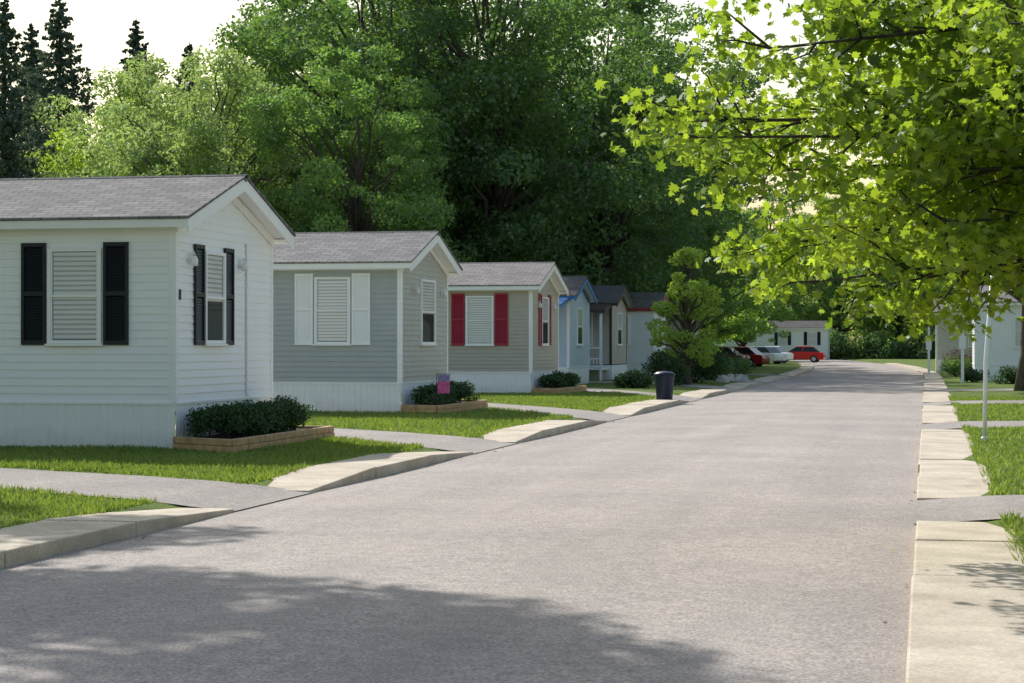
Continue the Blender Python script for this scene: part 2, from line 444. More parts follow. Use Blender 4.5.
# ---------------------------------------------------------------- grass blades
def in_drive(x, y):
    r = np.zeros(len(x), bool)
    for (a, b, c, e) in DR:
        t = np.clip((-7.0-x)/4.0, 0, 1)
        wob = .05*np.sin(x*7)+.04*np.sin(x*17)
        r |= (y > a+(c-a)*t+.02+wob) & (y < b+(e-b)*t-.02+wob)
    return r
def blades(n, x0, x1, y0, y1, side, h=.055, pw=1.0):
    x = R.uniform(x0, x1, n); y = y0+(y1-y0)*R.random(n)**pw
    k = np.ones(n, bool)
    if side < 0:
        k &= ~in_drive(x, y)
        for (hx, hy) in ((-10.53,27),(-11.28,42.4),(-11.78,59.7)):
            k &= ~((x < hx+.02) & (y > hy) & (y < hy+4.35))
            k &= ~((x < hx+1.2) & (y > hy-.15-.55*(x-hx)*(hy < 30)) & (y < hy+4.1))
    else:
        for (a, b) in [(18.15,20.95),(37.9,41.1),(52.9,56.1)]: k &= ~((y > a) & (y < b))
    x, y = x[k], y[k]; n = len(x)
    hh = R.uniform(.5, 1.3, n)*h*(1+.35*np.sin(x*2.1+y*1.3)*np.sin(y*.9)); an = R.random(n)*6.283; w = R.uniform(.006,.012,n)*(1+y/35)
    if side < 0: z0 = np.interp(x, [-14,-9,LX-.75,LX], [.12,.105,.075,.05])
    else: z0 = np.interp(x, [RX+.75,3], [.06,.09])
    lean = R.normal(size=(n,2))*.5*hh[:,None]
    A = np.stack([x-np.cos(an)*w, y-np.sin(an)*w, z0-.01], 1); B = np.stack([x+np.cos(an)*w, y+np.sin(an)*w, z0-.01], 1)
    C = np.stack([x+lean[:,0], y+lean[:,1], z0+hh], 1)
    return np.stack([A,B,C], 1).reshape(-1,3)
V = np.concatenate([blades(120000,-15,LX-.84,10,32,-1,.05), blades(75000,-15,LX-.84,32,62,-1,.055),
    blades(7000,-7.45,LX-.79,8,60,-1,.075), blades(45000,RX+.79,4.2,12,60,1,.05), blades(6000,RX+.74,RX+.9,8,60,1,.075)])
n3 = len(V)//3
me = bpy.data.meshes.new('lawn_grass')
me.vertices.add(n3*3); me.vertices.foreach_set('co', V.astype(np.float32).ravel())
me.loops.add(n3*3); me.loops.foreach_set('vertex_index', np.arange(n3*3, dtype=np.int32))
me.polygons.add(n3); me.polygons.foreach_set('loop_start', np.arange(0, n3*3, 3, dtype=np.int32))
me.update(calc_edges=True)
at = me.attributes.new('rnd', 'FLOAT', 'FACE'); at.data.foreach_set('value', R.random(n3).astype(np.float32))
me.materials.append(L['blade'])
COL.objects.link(bpy.data.objects.new('lawn_grass', me))
nf = 260
fx = np.concatenate([R.normal(LX+.08,.07,110).clip(LX+.02,None), R.normal(RX-.08,.06,30).clip(None,RX-.03), R.uniform(-12,-7.4,120)])
fy = R.uniform(9,60,nf)
fz = np.where(fx < LX, .16, np.interp(fx, [LX,-5,-3.3,-1.5,RX], [0,.03,.05,.03,0])+.012)
me = leaves_mesh('fallen_leaves', np.stack([fx,fy,fz],1), unit(np.array([0,0,1.])+R.normal(size=(nf,3))*.25), R.uniform(.02,.05,nf), L['dry'], shape=MAPLE)
COL.objects.link(bpy.data.objects.new('fallen_leaves', me))

# ---------------------------------------------------------------- houses
def boards(mb, O, U, Nn, u0, u1, z0, z1, pitch=.115, dep=.014, clip=None):
    O = Vector(O); U = Vector(U); Nn = Vector(Nn); Z = Vector((0,0,1))
    z = z0
    while z < z1-1e-4:
        zt = min(z+pitch, z1)
        a0, a1, b0, b1 = u0, u1, u0, u1
        if clip:
            a0, a1 = clip(z); b0, b1 = clip(zt)
        if a1 > a0:
            P = lambda u, zz, o: O+U*u+Z*zz+Nn*o
            mb.face(P(a0,z,dep), P(a1,z,dep), P(b1,zt,0), P(b0,zt,0))
            mb.face(P(a0,z,0), P(a1,z,0), P(a1,z,dep), P(a0,z,dep))
        z = zt
def ribs(mb, O, U, Nn, u0, u1, z0, z1, pitch=.13, dep=.012):
    O = Vector(O); U = Vector(U); Nn = Vector(Nn); Z = Vector((0,0,1)); u = u0
    P = lambda u, zz, o: O+U*u+Z*zz+Nn*o
    while u < u1-1e-4:
        us = [u, min(u+pitch*.75,u1), min(u+pitch*.82,u1), min(u+pitch*.93,u1), min(u+pitch,u1)]
        os = [dep, dep, 0, 0, dep]
        for i in range(4):
            if us[i+1] > us[i]: mb.face(P(us[i],z0,os[i]), P(us[i+1],z0,os[i+1]), P(us[i+1],z1,os[i+1]), P(us[i],z1,os[i]))
        u += pitch
def obox(mb, O, U, Nn, u0, u1, z0, z1, o0, o1):
    O = Vector(O); U = Vector(U); Nn = Vector(Nn); Z = Vector((0,0,1))
    P = lambda u, zz, o: O+U*u+Z*zz+Nn*o
    mb.hexa([P(u0,z0,o1),P(u1,z0,o1),P(u1,z0,o0),P(u0,z0,o0)], [P(u0,z1,o1),P(u1,z1,o1),P(u1,z1,o0),P(u0,z1,o0)])
def window(par, O, U, Nn, u0, u1, z0, z1, frame, sash=True, blind=1.0, fw=.05):
    f = MB()
    obox(f,O,U,Nn,u0,u0+fw,z0,z1,.0,.06); obox(f,O,U,Nn,u1-fw,u1,z0,z1,.0,.06)
    obox(f,O,U,Nn,u0+fw,u1-fw,z1-fw,z1,.0,.057); obox(f,O,U,Nn,u0+fw,u1-fw,z0,z0+fw,.0,.057)
    obox(f,O,U,Nn,u0-.03,u1+.03,z0-.035,z0-.002,.0,.08)
    zm = (z0+z1)/2
    if sash:
        obox(f,O,U,Nn,u0+fw+.001,u1-fw-.001,zm-.022,zm+.022,.0,.065)
        for a, b in ((z0+fw,zm-.023),(zm+.023,z1-fw)):
            obox(f,O,U,Nn,u0+fw+.001,u0+fw+.025,a,b,.0,.048); obox(f,O,U,Nn,u1-fw-.025,u1-fw-.001,a,b,.0,.048)
    f.obj('window_frame', M[frame], par, bevel=.004)
    i = MB(); obox(i,O,U,Nn,u0+fw,u1-fw,z0+fw,z1-fw,.0,.019); i.obj('window_reveal', M['interior'], par)
    if blind > 0:
        b = MB(); zlow = z1-fw-(z1-z0-2*fw)*blind
        zst = math.ceil((zlow+.004)/.07)*.07
        if zst-zlow > .02: boards(b,Vector(O)+Vector(Nn)*.021,U,Nn,u0+fw+.034,u1-fw-.034,zlow+.008,zst,.07,.012)
        boards(b,Vector(O)+Vector(Nn)*.021,U,Nn,u0+fw+.034,u1-fw-.034,zst,z1-fw-.004,.07,.012)
        b.obj('blinds', M['blinds'], par)
    g = MB(); P = lambda u, zz, o: Vector(O)+Vector(U)*u+Vector((0,0,zz))+Vector(Nn)*o
    g.face(P(u0+fw,z0+fw,.040),P(u1-fw,z0+fw,.040),P(u1-fw,z1-fw,.040),P(u0+fw,z1-fw,.040)); g.obj('window_pane', M['glass'], par)
def shutter(par, O, U, Nn, u0, u1, z0, z1, mat):
    s = MB(); w = .045
    obox(s,O,U,Nn,u0,u0+w,z0,z1,.012,.05); obox(s,O,U,Nn,u1-w,u1,z0,z1,.012,.05)
    zm = (z0+z1)/2
    for a, b in ((z0,z0+.06),(zm-.03,zm+.03),(z1-.06,z1)): obox(s,O,U,Nn,u0+w,u1-w,a,b,.012,.048)
    for a, b in ((z0+.06,zm-.03),(zm+.03,z1-.06)): boards(s,O+Vector(Nn)*.02,U,Nn,u0+w,u1-w,a,b,.04,.02)
    s.obj('shutter', M[mat], par)
def sconce(par, O, U, Nn, u, z):
    s = MB(); obox(s,O,U,Nn,u-.04,u+.04,z-.06,z+.08,.01,.03); 
    P = Vector(O)+Vector(U)*u+Vector(Nn)*.1
    s.tube([P+Vector((0,0,z+.06))-Vector(Nn)*.07, P+Vector((0,0,z+.1)), P+Vector((0,0,z+.06))],[.012,.012,.02],6)
    s.obj('wall_lamp_bracket', M['metal'], par)
    g = MB(); g.tube([P+Vector((0,0,z+.05)),P+Vector((0,0,z-.02)),P+Vector((0,0,z-.10))],[.03,.055,.05],10); g.obj('wall_lamp_shade', M['lamp'], par, smooth=True)

def home(name, x0, y0, Lh, W, side, side_end, roof, fwin, ewin, shut, fascia='trim', zb=.1, zs=.78, zw=3.42, zr=.68, sconces=True,
         frame='trim', corner='trim', skirt='skirt', facing=1):
    par = empty(name, (0,0,0))
    O = Vector((x0, y0, 0)); 
    Uf = Vector((1,0,0)); Nf = Vector((0,-1,0))
    fx0 = -Lh if facing > 0 else 0.0; fx1 = 0.0 if facing > 0 else Lh
    s = MB(); boards(s,O,Uf,Nf,fx0,fx1,zs,zw,.115,.016)
    Ob = O+Vector((0,W,0)); boards(s,Ob,Vector((-1,0,0)),Vector((0,1,0)),-fx1,-fx0,zs,zw)
    s.obj('siding', M[side], par)
    e = MB(); Ue = Vector((0,1,0)) if facing > 0 else Vector((0,-1,0)); Ne = Vector((facing,0,0))
    Oe = O if facing > 0 else O+Vector((0,W,0))
    ztop = zw+zr-.02
    def clip(z):
        if z <= zw: return 0, W
        t = (z-zw)/(ztop-zw); return W/2*t, W-W/2*t
    boards(e,Oe,Ue,Ne,0,W,zs,ztop,.115,.016,clip)
    Of = O+Vector((-Lh*facing,0,0)) ; 
    boards(e,(Of+Vector((0,W,0))) if facing > 0 else Of, -Ue, -Ne,0,W,zs,ztop,.115,.014,clip)
    e.obj('end_siding', M[side_end], par)
    k = MB(); ribs(k,O,Uf,Nf,fx0,fx1,zb-.1,zs-.03); ribs(k,Oe,Ue,Ne,0,W,zb-.1,zs-.03)
    k.obj('skirting', M[skirt], par)
    c = MB()
    for Oc, U2, N2, ua, ub in ((O,Uf,Nf,fx0,fx1),(Oe,Ue,Ne,0,W)):
        obox(c,Oc,U2,N2,ua,ub,zs-.035,zs+.0,.0,.03)
    for (cx, cy) in ((x0,y0),(x0,y0+W)):
        q = facing
        c.box(min(cx-.08*q,cx+.022*q),max(cx-.08*q,cx+.022*q), cy-.022 if cy==y0 else cy-.08, cy+.08 if cy==y0 else cy+.022, zs+.001, zw-.02)
    c.obj('corner_trim', M[corner], par)
    og = .30; oe = .28; xe = x0+og*facing; xf = x0-(Lh+.2)*facing
    slope = zr/(W/2); ye0 = y0-oe; ye1 = y0+W+oe; ze = zw-oe*slope+.06; zrd = zw+zr+.06; ym = y0+W/2
    xa, xb = min(xe,xf), max(xe,xf)
    r = MB(); th = .035
    r.hexa([(xa-.02,ye0-.03,ze),(xb+.02,ye0-.03,ze),(xb+.02,ym,zrd+.005),(xa-.02,ym,zrd+.005)],[(xa-.02,ye0-.03,ze+th),(xb+.02,ye0-.03,ze+th),(xb+.02,ym,zrd+th+.005),(xa-.02,ym,zrd+th+.005)])
    r.hexa([(xa-.02,ym,zrd+.005),(xb+.02,ym,zrd+.005),(xb+.02,ye1+.03,ze),(xa-.02,ye1+.03,ze)],[(xa-.02,ym,zrd+th+.005),(xb+.02,ym,zrd+th+.005),(xb+.02,ye1+.03,ze+th),(xa-.02,ye1+.03,ze+th)])
    r.tube([(xa-.02,ym,zrd+.0),(xb+.02,ym,zrd+.0)],[.06,.06],6)
    r.obj('roof', M[roof], par)
    f = MB(); fh = .14; ft = .03
    f.box(xa,xb,ye0,ye0+ft,ze-fh+.02,ze-.004); f.box(xa,xb,ye1-ft,ye1,ze-fh+.02,ze-.004)
    gh = .19
    for xx in ((xb-ft, xb) , (xa, xa+ft)):
        a, b = xx
        f.hexa([(a,ye0+ft+.001,ze-gh),(b,ye0+ft+.001,ze-gh),(b,ym,zrd-gh-.01),(a,ym,zrd-gh-.01)],[(a,ye0+ft+.001,ze-.004),(b,ye0+ft+.001,ze-.004),(b,ym,zrd-.004),(a,ym,zrd-.004)])
        f.hexa([(a,ym,zrd-gh-.01),(b,ym,zrd-gh-.01),(b,ye1-ft-.001,ze-gh),(a,ye1-ft-.001,ze-gh)],[(a,ym,zrd-.004),(b,ym,zrd-.004),(b,ye1-ft-.001,ze-.004),(a,ye1-ft-.001,ze-.004)])
    f.obj('fascia', M[fascia], par)
    sf = MB()
    sf.box(xa+ft,xb-ft,ye0+ft,y0-.001,zw-.10,zw-.085); sf.box(xa+ft,xb-ft,y0+W+.001,ye1-ft,zw-.10,zw-.085)
    xg0, xg1 = (x0+.02, xe-ft) if facing > 0 else (xe+ft, x0-.02)
    for ya, yb, za, zb2 in ((ye0+ft,ym,ze-.12,zrd-.13),(ym,ye1-ft,zrd-.13,ze-.12)):
        sf.hexa([(xg0,ya,za),(xg1,ya,za),(xg1,yb,zb2),(xg0,yb,zb2)],[(xg0,ya,za+.012),(xg1,ya,za+.012),(xg1,yb,zb2+.012),(xg0,yb,zb2+.012)])
    sf.obj('soffit', M['soffit'], par)
    g = MB(); xi0, xi1 = (x0+.018, x0+.045) if facing > 0 else (x0-.045, x0-.018)
    tw = .13; dz_ = .20
    g.hexa([(xi0,y0,zw-dz_),(xi1,y0,zw-dz_),(xi1,ym,zw+zr-dz_-.03),(xi0,ym,zw+zr-dz_-.03)],[(xi0,y0,zw-dz_+tw),(xi1,y0,zw-dz_+tw),(xi1,ym,zw+zr-dz_-.03+tw),(xi0,ym,zw+zr-dz_-.03+tw)])
    g.hexa([(xi0,ym,zw+zr-dz_-.03),(xi1,ym,zw+zr-dz_-.03),(xi1,y0+W,zw-dz_),(xi0,y0+W,zw-dz_)],[(xi0,ym,zw+zr-dz_-.03+tw),(xi1,ym,zw+zr-dz_-.03+tw),(xi1,y0+W,zw-dz_+tw),(xi0,y0+W,zw-dz_+tw)])
    obox(g,O,Uf,Nf,fx0,fx1-.08*(facing>0),zw-.17,zw-.102,.0,.026)
    g.obj('gable_trim', M[fascia], par)
    for (a, b, za, zb_) in fwin:
        window(par,O,Uf,Nf,a-x0,b-x0,za,zb_,frame)
        if shut:
            sw = shut[1]; shutter(par,O,Uf,Nf,a-x0-sw-.03,a-x0-.03,za-.02,zb_+.08,shut[0]); shutter(par,O,Uf,Nf,b-x0+.03,b-x0+sw+.03,za-.02,zb_+.08,shut[0])
    for (a, b, za, zb_) in ewin:
        if facing > 0: window(par,O,Ue,Ne,a-y0,b-y0,za,zb_,frame,blind=.55)
        if shut and facing > 0 and len(shut) > 2:
            sw = shut[1]; shutter(par,O,Ue,Ne,a-y0-sw-.02,a-y0-.02,za-.02,zb_+.08,shut[0]); shutter(par,O,Ue,Ne,b-y0+.02,b-y0+sw+.02,za-.02,zb_+.08,shut[0])
        if sconces and facing > 0:
            sconce(par,O,Ue,Ne,a-y0-.6,2.85); sconce(par,O,Ue,Ne,b-y0+.72,2.85)
    return par

def hedge(name, x0, x1, y0, y1, z0, z1, n, size=.05, mat='hedge'):
    rng = np.random.default_rng(int(abs(x0*100))+int(y0))
    ny = int((y1-y0)/.24); nx = 3
    C = np.array([(x0+.17+(x1-x0-.34)*i/(nx-1)+rng.normal()*.05, y0+.17+(y1-y0-.34)*j/(ny-1)+rng.normal()*.05, z0+(z1-z0)*rng.uniform(.25,.72)) for i in range(nx) for j in range(ny)]+
                 [(rng.uniform(x0+.2,x1-.2), rng.uniform(y0+.2,y1-.2), z1-.17+rng.normal()*.04) for _ in range(ny*2)])
    rad = rng.uniform(.15,.24,len(C))
    pos, nrm, rnd = clump_leaves(rng, C, rad, n, flat=.85, inner=.2)
    me = leaves_mesh('foliage', pos, nrm, rng.uniform(.7,1.3,n)*size, L[mat], rnd=rnd, rng=rng)
    e = empty(name)
    o = bpy.data.objects.new('foliage', me); COL.objects.link(o); o.parent = e
    mb = MB()
    for c in C[::3]: limb(mb, (c[0],c[1],z0-.1), c, .015, .006, rng, 3, 0, 5)
    mb.obj('stems', M['barkd'], e)
def planter(x0, x1, y0, y1, y0b, z=.1, h=.2):
    e = empty('planter_box'); t = .1; m = MB()
    hh = h/2-.004
    for k in range(2):
        za = z+k*h/2; j = .006*k
        m.hexa([(x0,y0b+j,za),(x1-j,y0+j,za),(x1-j,y0+t,za),(x0,y0b+t,za)],[(x0,y0b+j,za+hh),(x1-j,y0+j,za+hh),(x1-j,y0+t,za+hh),(x0,y0b+t,za+hh)])
        m.box(x1-t,x1-j,y0+t+.003,y1-t-.003,za,za+hh); m.box(x0,x1-j,y1-t,y1-j,za,za+hh)
    m.obj('timber_edging', M['wood'], e, bevel=.012)
    s = MB(); s.face((x0,y0b+t,z+h-.05),(x1-t,y0+t,z+h-.05),(x1-t,y1-t,z+h-.05),(x0,y1-t,z+h-.05)); s.obj('soil', M['mulch'], e)

h1 = home('white_mobile_home', -10.53, 27.03, 17, 4.3, 'side1','side1','roof', [(-12.47,-11.64,1.62,3.0),(-18,-16.9,1.62,3.0)], [(28.14,29.0,1.62,3.0)], ('black',.38,1))
m = MB(); m.box(-10.511,-10.485,30.02,30.09,.79,3.2); m.obj('downpipe', M['trim'], h1, bevel=.008)
home('grey_mobile_home', -11.28, 42.4, 17, 4.3, 'side2','side2_lit','roof', [(-13.25,-12.42,1.62,3.1)], [(44.05,45.35,1.62,3.1)], ('trim',.42))
home('taupe_mobile_home', -11.78, 59.7, 17, 4.5, 'side3','side3','roof2', [(-13.83,-12.95,1.6,3.1)], [(61.2,62.3,1.6,3.1)], ('red',.42,1))
h4 = home('blue_trim_mobile_home', -12.9, 72.5, 16, 4.4, 'side4','side4','roofd', [(-14.7,-13.9,1.6,3.0)], [(74.1,75.3,1.6,3.0)], ('blue',.4), fascia='blue', sconces=False)
h5 = home('brown_trim_mobile_home', -13.2, 84.5, 16, 4.4, 'side5','side5','roofd', [(-14.9,-14.0,1.6,3.0)], [(86,87.3,1.6,3.0)], None, fascia='brown', frame='trim', corner='brown', sconces=False)
h6 = home('red_trim_mobile_home', -13.0, 96.5, 16, 4.4, 'side6','side6','roof2', [(-15.1,-14.2,1.6,3.0)], [(98,99.2,1.6,3.0)], None, fascia='redtrim', sconces=False)
home('tan_mobile_home', -13.0, 109, 16, 4.4, 'side7','side7','roof2', [(-15.6,-14.7,1.6,3.0)], [(110.5,111.6,1.6,3.0)], None, sconces=False)
home('tan_mobile_home', -14.2, 123, 16, 4.4, 'side3','side3','roof2', [(-15.6,-14.7,1.6,3.0)], [(124.5,125.6,1.6,3.0)], None, sconces=False)
def porch(par, x0, x1, y0, y1, mat, zt=2.95):
    p = MB()
    for (a, b) in ((x0+.05,y0+.05),(x1-.05,y0+.05),((x0+x1)/2,y0+.05)): p.box(a-.05,a+.05,b-.05,b+.05,.1,zt-.02)
    for zz in (1.0, 1.45): p.box(x0+.11,x1-.11,y0+.03,y0+.07,zz,zz+.06)
    for i in range(int((x1-x0)/.14)): p.box(x0+.12+i*.14,x0+.15+i*.14,y0+.04,y0+.06,.72,1.0)
    p.box(x0,x1,y0+.11,y1-.03,.55,.66)
    p.obj('porch_posts', M['trim'], par)
    q = MB(); q.hexa([(x0-.15,y0-.15,zt),(x1+.15,y0-.15,zt),(x1+.15,y1-.02,zt+.3),(x0-.15,y1-.02,zt+.3)],[(x0-.15,y0-.15,zt+.14),(x1+.15,y0-.15,zt+.14),(x1+.15,y1-.02,zt+.44),(x0-.15,y1-.02,zt+.44)])
    q.obj('porch_roof', M[mat], par)
porch(h4, -15.8, -13.0, 70.8, 72.5, 'blue'); porch(h5, -16.6, -13.3, 82.6, 84.5, 'brown')
nb = MB(); nb.box(-10.512,-10.50,27.12,27.2,2.25,2.4); nb.obj('house_number', M['black'], h1)
home('distant_mobile_home', -10.3, 214, 12, 4.4, 'side6','side6','roofd', [(-12.4,-11.4,1.6,2.9),(-15.5,-14.5,1.6,2.9)], [], ('black',.35), sconces=False)
home('beige_mobile_home', .5, 113, 16, 4.6, 'side7','side7','roof2', [(2.2,3.2,1.5,2.8),(9,10,1.5,2.8)], [], None, sconces=False, facing=-1)
home('offwhite_mobile_home', 2.0, 87, 16, 4.6, 'side6','side6','roof2', [(3.6,4.6,1.5,2.8),(9,10,1.5,2.8)], [], None, sconces=False, facing=-1)

planter(-10.5,-9.35,26.2,31.0,26.85); hedge('boxwood_hedge',-10.42,-9.5,26.85,30.7,.22,.74,22000,.05)
planter(-11.25,-10.25,42.0,46.6,42.3); hedge('boxwood_hedge',-11.15,-10.4,42.4,46.3,.22,.72,13000,.06)
planter(-11.75,-10.8,59.3,64.0,59.6); hedge('boxwood_hedge',-11.65,-10.9,59.8,63.7,.22,.72,8000,.08)

gf = empty('garden_flag'); m = MB(); m.tube([(-10.3,41.7,.05),(-10.3,41.7,1.0)],[.008,.008],6); m.tube([(-10.3,41.7,.98),(-10.0,41.7,.98)],[.006,.006],6); m.obj('stake', M['black'], gf)
for (nm, za, zb_, mt) in (('flag_top',.82,.965,'flagg'),('flag_bottom',.56,.818,'flagp')):
    m = MB()
    for i in range(6):
        a = -10.28+i*.045; m.face((a,41.7+.01*(i%2),za),(a+.045,41.7+.01*((i+1)%2),za),(a+.045,41.7+.01*((i+1)%2),zb_),(a,41.7+.01*(i%2),zb_))
    m.obj(nm, M[mt], gf)

tc = empty('trash_can', (-7.0,54.2,.11)); m = MB()
m.tube([(0,0,0),(0,0,.03),(0,0,.62),(0,0,.66),(0,0,.67)],[.21,.22,.27,.29,.29],20); m.obj('bin_body', M['bin'], tc, smooth=True)
m = MB(); m.tube([(0,0,.672),(0,0,.70),(0,0,.76),(0,0,.78)],[.30,.30,.20,.03],20); m.obj('lid', M['bin'], tc, smooth=True)
m = MB(); m.box(-.05,.05,-.015,.015,.78,.82); m.obj('lid_handle', M['bin'], tc)

wp = empty('white_pole', (.92,33.5,.05)); m = MB(); m.tube([(0,0,-.1),(.02,0,1.3),(.13,0,2.75)],[.038,.036,.032],10); m.tube([(.13,0,2.75),(.132,0,2.8)],[.045,.02],10)
m.tube([(0,0,0),(0,0,.05)],[.06,.05],10); m.obj('pole', M['metal'], wp, smooth=True)
for (px_, py_, hh) in ((-.1+.2,104,2.5),(1.4,82,2.6)):
    up = empty('utility_post', (px_,py_,.05)); m = MB(); m.box(-.06,.06,-.06,.06,-.1,hh); m.box(-.14,.14,-.09,-.06,hh-1.2,hh-.7); m.obj('post', M['metal'], up)

def car(name, x, y, rot, mat):
    e = empty(name, (x,y,.06)); e.rotation_euler = (0,0,rot)
    prof = [(-2.2,.35),(-2.25,.62),(-2.15,.86),(-1.5,.93),(-.2,.95),(.95,.93),(1.75,.82),(2.15,.68),(2.22,.42),(2.15,.25),(-2.1,.25)]
    b = MB(); w = .86
    n = len(prof)
    for (yy, s1) in [(-w,.90),(-w*.96,1),(w*.96,1),(w,.9)]:
        for (px, pz) in prof: b.v.append((px*(.98 if s1 < 1 else 1), yy, .55+(pz-.55)*s1))
    for j in range(3):
        for i in range(n):
            b.f.append((j*n+i, j*n+(i+1)%n, (j+1)*n+(i+1)%n, (j+1)*n+i))
    b.f.append(tuple(range(n))); b.f.append(tuple(3*n+i for i in reversed(range(n))))
    b.obj('body', M[mat], e, bevel=.03)
    c = MB(); c.hexa([(-1.75,-.78,.90),(1.0,-.78,.90),(1.0,.78,.90),(-1.75,.78,.90)],[(-1.15,-.62,1.38),(.25,-.62,1.38),(.25,.62,1.38),(-1.15,.62,1.38)]); c.obj('windows', M['carglass'], e, bevel=.03)
    r = MB(); r.hexa([(-1.2,-.64,1.37),(.3,-.64,1.37),(.3,.64,1.37),(-1.2,.64,1.37)],[(-1.0,-.56,1.43),(.1,-.56,1.43),(.1,.56,1.43),(-1.0,.56,1.43)])
    for s in (-1, 1):
        r.hexa([(-.42,s*.785,.9),(-.34,s*.785,.9),(-.34,s*.76,.9),(-.42,s*.76,.9)],[(-.42,s*.64,1.39),(-.34,s*.64,1.39),(-.34,s*.6,1.39),(-.42,s*.6,1.39)])
    r.obj('roof', M[mat], e, bevel=.01)
    t = MB(); h = MB()
    for wx in (-1.35,1.4):
        for s in (-1,1):
            t.tube([(wx,s*.68,.31),(wx,s*.88,.31)],[.32,.32],18); h.tube([(wx,s*.881,.31),(wx,s*.90,.31)],[.19,.16],12)
    t.obj('tyres', M['tyre'], e); h.obj('hubcaps', M['chrome'], e)
    l = MB()
    for s in (-1,1):
        l.box(2.14,2.2,s*.6-.15,s*.6+.15,.6,.72); l.box(-2.27,-2.2,s*.62-.14,s*.62+.14,.66,.8)
    l.obj('lights', M['lamp'], e)
car('red_car', -11.0, 178, math.radians(176), 'carred')
car('maroon_car', -12.9, 138, math.radians(165), 'carmaroon')
car('maroon_car', -13.8, 132, math.radians(170), 'carmaroon')
car('white_car', -13.2, 160, math.radians(150), 'carwhite')
car('white_car', -13.4, 170, math.radians(160), 'carwhite')
rk = empty('boulder_group', (0,0,0)); m = MB(); rg = random.Random(5)
for i in range(14):
    bx, by, br = -8.0+rg.uniform(-.5,.5), 84+rg.uniform(-4,4), rg.uniform(.12,.26)
    pts = []
    for a in range(7):
        an = a/7*6.283; rr = br*rg.uniform(.8,1.15); pts.append((bx+math.cos(an)*rr, by+math.sin(an)*rr))
    m.hexa([(p[0],p[1],.05) for p in pts], [(bx+(p[0]-bx)*.6, by+(p[1]-by)*.6, .1+br*rg.uniform(.9,1.2)) for p in pts])
m.obj('stones', M['rock'], rk, bevel=.03)

# ---------------------------------------------------------------- vegetation
T_a = broadleaf_data(1, 20, 7.2, 3.6, 260, 62000, .21, L['dark'], 'round', (.55,1.9))
T_b = broadleaf_data(2, 19, 6.2, 2.6, 250, 56000, .19, L['green'], 'tall', (.5,1.5))
T_c = broadleaf_data(3, 15, 5.2, 1.5, 220, 48000, .17, L['pale'], 'round', (.45,1.3), flat=.75)
T_d = broadleaf_data(4, 12, 4.6, 1.6, 170, 36000, .18, L['yellow'], 'round', (.4,1.2))
T_e = broadleaf_data(14, 11, 4.2, 4.0, 130, 30000, .17, L['green'], 'round', (.4,1.1))
S_a = spruce_data(5, 19, 5.4, 46)
S_b = spruce_data(6, 19, 4.8, 46)
TL = [
 (T_a,'oak_tree',-25.5,92.8,1.12,.3,'dark'),(T_a,'oak_tree',-20,92.8,1.12,2.1,'dark'),(T_b,'ash_tree',-17,105,1.12,1.0,'dark'),
 (T_a,'oak_tree',-16.5,118,1.08,4.0,'dark'),(T_b,'ash_tree',-32,103,1.10,.5,'green'),(T_a,'oak_tree',-31.5,110,1.15,5.1,'green'),(T_a,'oak_tree',-24,106,1.15,.9,'dark'),
 (T_b,'ash_tree',-23.5,80.5,.75,3.3,'green'),
 (T_c,'silver_maple_tree',-34.5,88,1.0,.2,'pale'),(T_c,'silver_maple_tree',-38.5,92,.9,2.4,'yellow'),(T_c,'silver_maple_tree',-30.5,81.5,.95,4.4,'pale'),
 (T_b,'ash_tree',-39,112,.95,2.0,'yellow'),(T_b,'ash_tree',-34,117,1.1,4.0,'yellow'),
 (T_d,'young_maple_tree',-15.5,134,1.05,3.0,'green'),(T_b,'ash_tree',-19,131,1.0,2.5,'dark'),(T_d,'young_maple_tree',-17,146,1.1,1.5,'yellow'),
 (T_a,'oak_tree',-10,236,.95,1.1,'green'),(T_b,'ash_tree',-3,232,.9,2.2,'green'),(T_a,'oak_tree',4,225,.9,3.0,'dark'),(T_d,'young_maple_tree',-18,200,1.1,.4,'green'),
 (T_b,'ash_tree',12,190,.95,5.0,'dark'),(T_a,'oak_tree',-24,170,.95,2.7,'green'),(T_a,'oak_tree',-19,242,1.0,3.6,'dark'),
 (T_b,'ash_tree',7,140,.9,.9,'dark'),(T_e,'street_tree',3.1,68,1.0,2.9,'green'),(T_e,'street_tree',3.5,104,.9,4.9,'yellow'),(T_a,'oak_tree',14,128,.9,.1,'green'),
]
for (d, nm, x, y, s, r, mt) in TL: plant_tree(nm, d, x, y, s, None, r, .1, L[mt])
for (d, x, y, s, r) in [(S_a,-44.6,98,1.06,0),(S_b,-43.2,105,1.04,1),(S_a,-43.5,114,1.04,2),(S_b,-41.6,85.4,.93,3),(S_a,-50,106,1.05,4)]:
    plant_tree('spruce_tree', d, x, y, s, None, r, .1)
T_s = broadleaf_data(9, 15, 5.9, 7.8, 150, 62000, .20, L['green'], 'round', (.7,1.35), inner=.25)
plant_tree('ash_tree', T_s, -15.9, 19.4, 1, None, 0, .1)
T_y = broadleaf_data(12, 5.2, 1.3, .8, 45, 7000, .13, L['yellow'], 'tall', (.3,.55))
plant_tree('young_cherry_tree', T_y, -8.9, 75.5, 1, None, 0, .1, L['yellow'])
